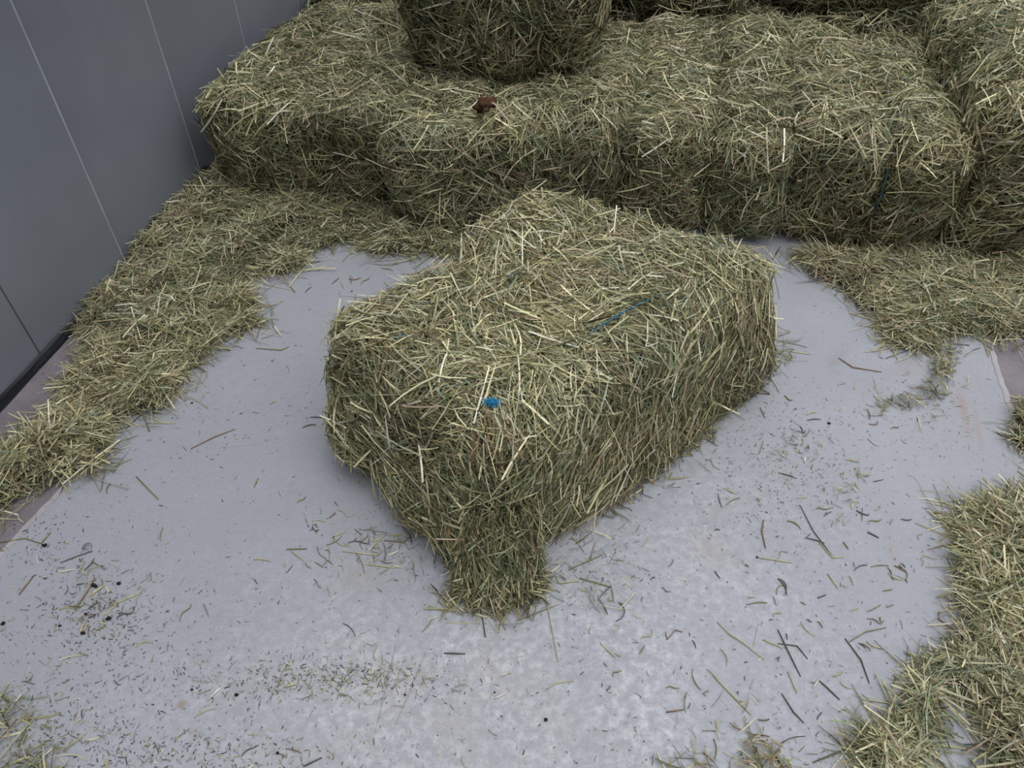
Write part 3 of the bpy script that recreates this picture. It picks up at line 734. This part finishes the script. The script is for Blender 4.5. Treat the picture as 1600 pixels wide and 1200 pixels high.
NAMED = [
 (((1114, 1056), (1173, 1117)), 'pale', .0052, 'thick pale green stalk lying slanted on the bare floor left of the lower right heap'),
 (((1120, 972), (1140, 992), (1165, 1008), (1194, 1031)), 'pale', .0036, 'long pale stalk with a dark kinked top below the free bale'),
 (((1215, 984), (1232, 1020), (1251, 1058)), 'dark', .004, 'long dark green blade pointing down to the right, near two short white bits'),
 (((1320, 998), (1345, 1032), (1358, 1068)), 'dark', .004, 'dark crooked stalk joined to a pale one, left of the lower right heap'),
 (((1327, 1003), (1352, 988), (1385, 981)), 'green', .003, 'light green bent stalk touching the top of a dark crooked one'),
 (((1467, 955), (1466, 968), (1490, 985), (1512, 1002)), 'brown', .0036, 'curled dark brown tendril hooked beside the lower right heap'),
 (((213, 745), (248, 781)), 'green', .0042, 'green stalk lying alone on the floor left of the free bale'),
 (((298, 702), (335, 684), (368, 671)), 'brown', .0024, 'thin brown stalk with a seed head left of the free bale'),
 (((1280, 1064), (1312, 1094)), 'dark', .0044, 'short broad dark blade near the bottom, pointing at the lower right heap'),
 (((1221, 1084), (1240, 1114), (1256, 1130)), 'dark', .0036, 'dark blade lying below the two short white bits'),
 (((1184, 872), (1212, 876), (1238, 880)), 'pale', .0028, 'thin pale stalk with a black seed at its left tip'),
 (((1250, 790), (1270, 830), (1303, 873)), 'grey', .002, 'long thin grey stem running down right of the free bale'),
 (((1280, 848), (1300, 872), (1318, 871)), 'pale', .0032, 'bent pale stalk at the lower end of a long thin grey stem'),
 (((1345, 1093), (1380, 1098), (1418, 1106)), 'pale', .0042, 'pale stalk reaching left out of the lower right heap'),
 (((575, 883), (618, 888)), 'pale', .004, 'pale stalk on the floor below the left end of the free bale'),
 (((535, 862), (590, 868), (596, 862), (583, 838)), 'pale', .0042, 'pale folded stalk in the litter below the left end of the free bale'),
 (((600, 845), (630, 848), (642, 840), (628, 822)), 'brown', .004, 'reddish brown folded leaf in the shade below the free bale'),
 (((694, 1021), (727, 1022)), 'dark', .005, 'short straight dark green blade lying level below the near corner of the free bale'),
 (((773, 1092), (790, 1084)), 'white', .0046, 'short white stalk piece at the bottom centre of the floor'),
 (((853, 1078), (868, 1068), (896, 1064)), 'pale', .0034, 'pale bent stalk above a small dark clod'),
 (((843, 870), (852, 930), (872, 1035)), 'pale', .003, 'long pale wisp trailing down from the near corner of the free bale'),
 (((868, 900), (874, 912), (905, 908)), 'pale', .005, 'broad pale curled leaf right of the near corner of the free bale'),
 (((888, 891), (940, 868)), 'green', .0036, 'green stalk right of the near corner of the free bale'),
 (((905, 904), (955, 918)), 'green', .004, 'green stalk crossing the litter right of the near corner of the free bale'),
 (((1040, 988), (1042, 1000), (1055, 985), (1066, 988)), 'brown', .003, 'thin curly brown tendril right of the near corner'),
 (((1041, 1113), (1068, 1109)), 'brown', .005, 'short reddish brown leaf piece near the bottom centre'),
 (((448, 859), (480, 858)), 'green', .0042, 'green stalk with a side shoot left of the litter under the free bale'),
 (((455, 862), (475, 877)), 'pale', .0036, 'short pale stem crossing below the stalk with a side shoot'),
 (((174, 947), (222, 926)), 'pale', .0036, 'pale stalk in the dirty patch at the left of the floor'),
 (((118, 952), (140, 920), (148, 905)), 'brown', .005, 'reddish brown broad leaf in the dirty patch at the left'),
 (((140, 932), (165, 915)), 'pale', .006, 'stubby pale stem stub in the dirty patch at the left'),
 (((30, 930), (52, 902)), 'brown', .004, 'short brown stalk between dark specks at the left edge'),
 (((95, 880), (145, 861)), 'grey', .0022, 'thin grey stem beside the round bolt head at the left'),
 (((0, 848), (40, 842), (65, 850), (80, 832)), 'green', .003, 'green bent stem lying over the left floor seam'),
 (((325, 1094), (348, 1073)), 'white', .0044, 'short whitish stalk in the middle of the dirty trail at the lower left'),
 (((444, 1074), (464, 1068)), 'pale', .007, 'stubby pale piece in the trail of short hay'),
 (((474, 1198), (503, 1184)), 'dark', .005, 'dark curved leaf tip at the bottom edge left of the scrape marks'),
 (((1171, 1077), (1180, 1061)), 'white', .0018, 'tiny white sliver at the bottom of the floor'),
 (((1186, 975), (1178, 1010)), 'white', .003, 'short white bit above the dark green blade'),
 (((1270, 1076), (1280, 1060)), 'white', .005, 'short cream stalk piece left of a broad dark blade'),
 (((1302, 1058), (1316, 1050)), 'pale', .005, 'short cream stub between dark blades'),
 (((1231, 1050), (1245, 1083)), 'pale', .004, 'short pale green stalk right of the long dark green blade'),
 (((1293, 897), (1309, 920)), 'pale', .004, 'pale splinter of stalk in the bare floor middle right'),
 (((1277, 935), (1290, 930)), 'dark', .004, 'small black curved seed pod on the bare floor'),
 (((1327, 490), (1360, 500), (1384, 508)), 'pale', .005, 'pale stalk poking left out of the wide spread at the right'),
 (((1310, 560), (1332, 575), (1378, 582)), 'brown', .003, 'long brown stalk in the litter right of the free bale'),
 (((1456, 802), (1472, 803)), 'brown', .005, 'short brown stub left of the lower right heap'),
 (((1262, 1030), (1245, 1010), (1215, 1006)), 'dark', .003, 'crossed dark stem on the long dark green blade'),
 (((1404, 884), (1413, 893)), 'grey', .003, 'tiny grey stem piece left of the lower right heap'),
 (((1355, 832), (1373, 841)), 'dark', .004, 'short dark leaf on the bare floor at the right'),
 (((1397, 884), (1415, 894)), 'brown', .003, 'small brown curved husk at the right'),
 (((1193, 813), (1190, 830), (1196, 857)), 'brown', .005, 'orange-brown curled husk right of the free bale'),
 (((400, 545), (440, 548), (452, 542)), 'green', .0024, 'thin stem off the end of the drift by the wall'),
 (((230, 662), (275, 662)), 'pale', .003, 'thin pale stem below the drift by the wall'),
]
for (px, c_, w_, lb) in NAMED: stalk(px, c_, w_*.8, lb)
rng = np.random.default_rng(81); random.seed(81)
bale_poly = [(480, 560), (510, 480), (860, 300), (1220, 420), (1220, 600), (860, 900), (720, 960), (600, 800), (500, 720)]
floor_poly = [(460, 420), (640, 400), (640, 440), (500, 480), (480, 720), (700, 960), (880, 960), (1200, 640), (1225, 480), (1330, 480), (1370, 640), (1480, 660), (1560, 640), (1560, 760), (1470, 790), (1490, 1000), (1400, 1100), (1320, 1195),
              (200, 1195), (20, 1060), (20, 900), (200, 720), (300, 640), (420, 560)]
fp = [tuple(P(*p)[:2]) for p in floor_poly]
extra = {'dry stem bit': ('pale', 56), 'dark green stem bit': ('dark', 60), 'dull green blade piece': ('green', 56), 'brownish stem bit': ('brown', 20)}
REG = [((620, 860), 'in the shade below the free bale'), ((930, 930), "right of the free bale's near corner"), ((1250, 740), 'right of the long bale side'),
       ((1250, 1010), 'left of the lower right heap'), ((150, 940), 'around the left dirty patch'), ((1400, 860), 'midway between bale and right heap'),
       ((540, 440), 'between free bale and wall drift'), ((1000, 1120), 'near the bottom edge'), ((380, 760), 'left of the free bale'),
       ((380, 1100), 'around the dirty trail lower left'), ((1300, 520), "off the bale's far right end"), ((700, 1060), 'below its corner by scrapes'),
       ((1060, 900), 'below the middle of the long side'), ((60, 1100), 'at the lower left corner'), ((1480, 720), 'near the pale right seam'), ((350, 930), 'right of the dirty patch')]
hot = [(630, 860, 90, 50), (930, 920, 80, 70), (1250, 740, 110, 110), (1250, 1000, 150, 110), (150, 940, 90, 60), (900, 860, 60, 40), (520, 830, 60, 70), (1380, 880, 70, 110), (560, 440, 70, 30), (1060, 1000, 130, 120)]
for lb, (c_, cnt) in extra.items():
    i = 0
    while i < cnt:
        if rng.random() < .6:
            h = hot[rng.integers(len(hot))]; x, y = h[0]+rng.normal(0, h[2]*.6), h[1]+rng.normal(0, h[3]*.6)
        else: x, y = rng.uniform(20, 1560), rng.uniform(420, 1190)
        p = P(x, y)
        if not inpoly(np.array([p[0]]), np.array([p[1]]), fp)[0]: continue
        L_ = rng.uniform(.010, .05); a = rng.uniform(0, 2*math.pi); cv = rng.normal(0, .16)
        wv = rng.uniform(.1, .35)*(rng.random() < .3)
        pts = [np.array([math.cos(a+cv*t*3+wv*math.sin(t*6))*L_*t, math.sin(a+cv*t*3+wv*math.sin(t*6))*L_*t, 0]) for t in np.linspace(0, 1, 7)]
        me = stalk_mesh(pts, rng.uniform(.0009, .0026), srgb(*COLS[c_]), int(rng.integers(999)))
        where = min(REG, key=lambda r_: (r_[0][0]-x)**2+(r_[0][1]-y)**2)[1]
        full = ('long ' if L_ > .033 else 'short ')+('curved ' if abs(cv) > .2 else 'straight ')+lb+' on the floor '+where
        o = link('hay_stalk', me); o.location = (p[0], p[1], .0002); tag(o, full, 'hay stalk', full.replace(' bit', ' bits').replace(' piece', ' pieces'))
        i += 1

pile([(120, 915), (150, 895), (190, 905), (225, 930), (205, 955), (175, 985), (135, 995), (105, 975), (110, 940)], 'sparse tangle of brownish hay bits in the dirty patch at the left', 6500, .008, 64, L=(.01, .05), edge=.04, thin=.7, Wd=(.001, .003))
pile([(560, 820), (640, 815), (690, 850), (680, 890), (600, 895), (545, 880)], 'sparse litter of hay wisps in the shade below the end of the free bale', 3600, .008, 65, L=(.01, .06), edge=.05, thin=.7, Wd=(.001, .003))
pile([(880, 880), (960, 850), (990, 920), (960, 990), (900, 960)], 'sparse litter of hay wisps right of the near corner of the free bale', 3200, .008, 66, L=(.01, .07), edge=.05, thin=.7, Wd=(.001, .003))
# dirt clods, bolt head, brown clump
def lump(name, p, r, flat, m, label, cat, seed, group=None):
    import bmesh
    bm = bmesh.new(); bmesh.ops.create_icosphere(bm, subdivisions=3, radius=1)
    for v in bm.verts:
        d = v.co.normalized(); k_ = 1+.55*noise.noise(d*1.8+Vector((seed, 0, 0)))+.4*noise.noise(d*5+Vector((0, seed, 0)))
        v.co = Vector((d.x*r*k_, d.y*r*k_*.8, (d.z*flat*k_+flat*.75)*r))
    me = bpy.data.meshes.new(name); bm.to_mesh(me); bm.free(); me.materials.append(m)
    for q_ in me.polygons: q_.use_smooth = True
    o = link(name, me); o.location = p; tag(o, label, cat, group); return o
for i, (px, py, r, lb) in enumerate((
    (853, 1125, .005, 'dark round dirt clod alone at the bottom centre'), (146, 915, .007, 'dark dirt clod beside the pale stub in the dirty patch'),
    (150, 917, .005, 'smaller dark clod touching the one beside the pale stub'), (170, 967, .007, 'dark crumbly clod at the right of the dirty patch'),
    (130, 990, .006, 'dark dirt clod at the lower end of the dirty patch'), (94, 978, .004, 'dark dirt clod at the lower left of the dirty patch'),
    (70, 853, .007, 'black dirt clod beside the left floor seam'), (186, 912, .006, 'reddish dark clod at the upper right of the dirty patch'),
    (5, 975, .006, 'dark dirt clod at the left edge of the floor'), (135, 960, .005, 'dark dirt clod in the middle of the dirty patch'),
    (434, 1177, .004, 'black dirt clod at the bottom edge left of the scrape marks'), (773, 1082, .0025, 'tiny black grain beside the short white stalk piece'),
    (633, 1086, .003, 'tiny black grain by the scrape marks'), (1295, 662, .0055, 'dark seed lump right of the free bale'),
    (300, 630, .004, 'black grain on the floor off the drift by the wall'), (1183, 871, .0035, 'black seed on the tip of the thin pale stalk'),
    (370, 1086, .005, 'dark clod in the dirty trail at the lower left'), (300, 1078, .0035, 'dark clod above the whitish stalk'))):
    lump('dirt_clod', Vector(P(px, py)), r*.8, .6, CLOD, lb, 'dirt clod', i*3.7)
# bolt head: a domed disc with a rim
pr_ = [(0, .0045), (.004, .0042), (.0075, .003), (.0088, .0018), (.0105, .0016), (.0115, .0004)]
V = []; F = []; ns = 24
for (r, z) in pr_[1:]:
    for j in range(ns): V.append((r*math.cos(2*math.pi*j/ns), r*math.sin(2*math.pi*j/ns), z))
V.append((0, 0, pr_[0][1])); top_i = len(V)-1
for j in range(ns): F.append((top_i, j, (j+1) % ns))
for i in range(len(pr_)-2):
    for j in range(ns): F.append((i*ns+j, (i+1)*ns+j, (i+1)*ns+(j+1) % ns, i*ns+(j+1) % ns))
me = bpy.data.meshes.new('bolt_head'); me.from_pydata(V, [], F); me.update(); me.materials.append(PEB)
for q_ in me.polygons: q_.use_smooth = True
o = link('bolt_head', me); o.location = Vector(P(136, 854)); tag(o, 'small round grey bolt head set in the floor at the left', 'bolt')
# brown matted clump on the second bale
qc = P(762, 178, .37)
o = lump('brown_clump', Vector((qc[0], qc[1], .385)), .042, .6, BROWN, 'brown matted clump of grass on top of the sagging bale', 'clump', 5.5)
rngc = np.random.default_rng(6); n = 260
a = rngc.uniform(0, 2*math.pi, n); el = rngc.uniform(.2, 1.4, n)
N = np.stack([np.cos(a)*np.cos(el), np.sin(a)*np.cos(el), np.sin(el)], 1); pos = N*np.array([.036, .029, .02])+np.array([0, 0, .014])
v_, q_, c_ = blades(pos, N, rngc.normal(0, 1, (n, 3)), rngc.uniform(.012, .035, n), rngc.uniform(.001, .002, n), rngc, PW_SIDE, off=(0, .003), droop=.1)
c_ = np.array(srgb(98, 70, 52))[None]*np.repeat(rngc.uniform(.6, 1.4, n), 8)[:, None]
link('matted_fibres', mesh_np('matted_fibres', v_, q_, [HAY], c_), o)
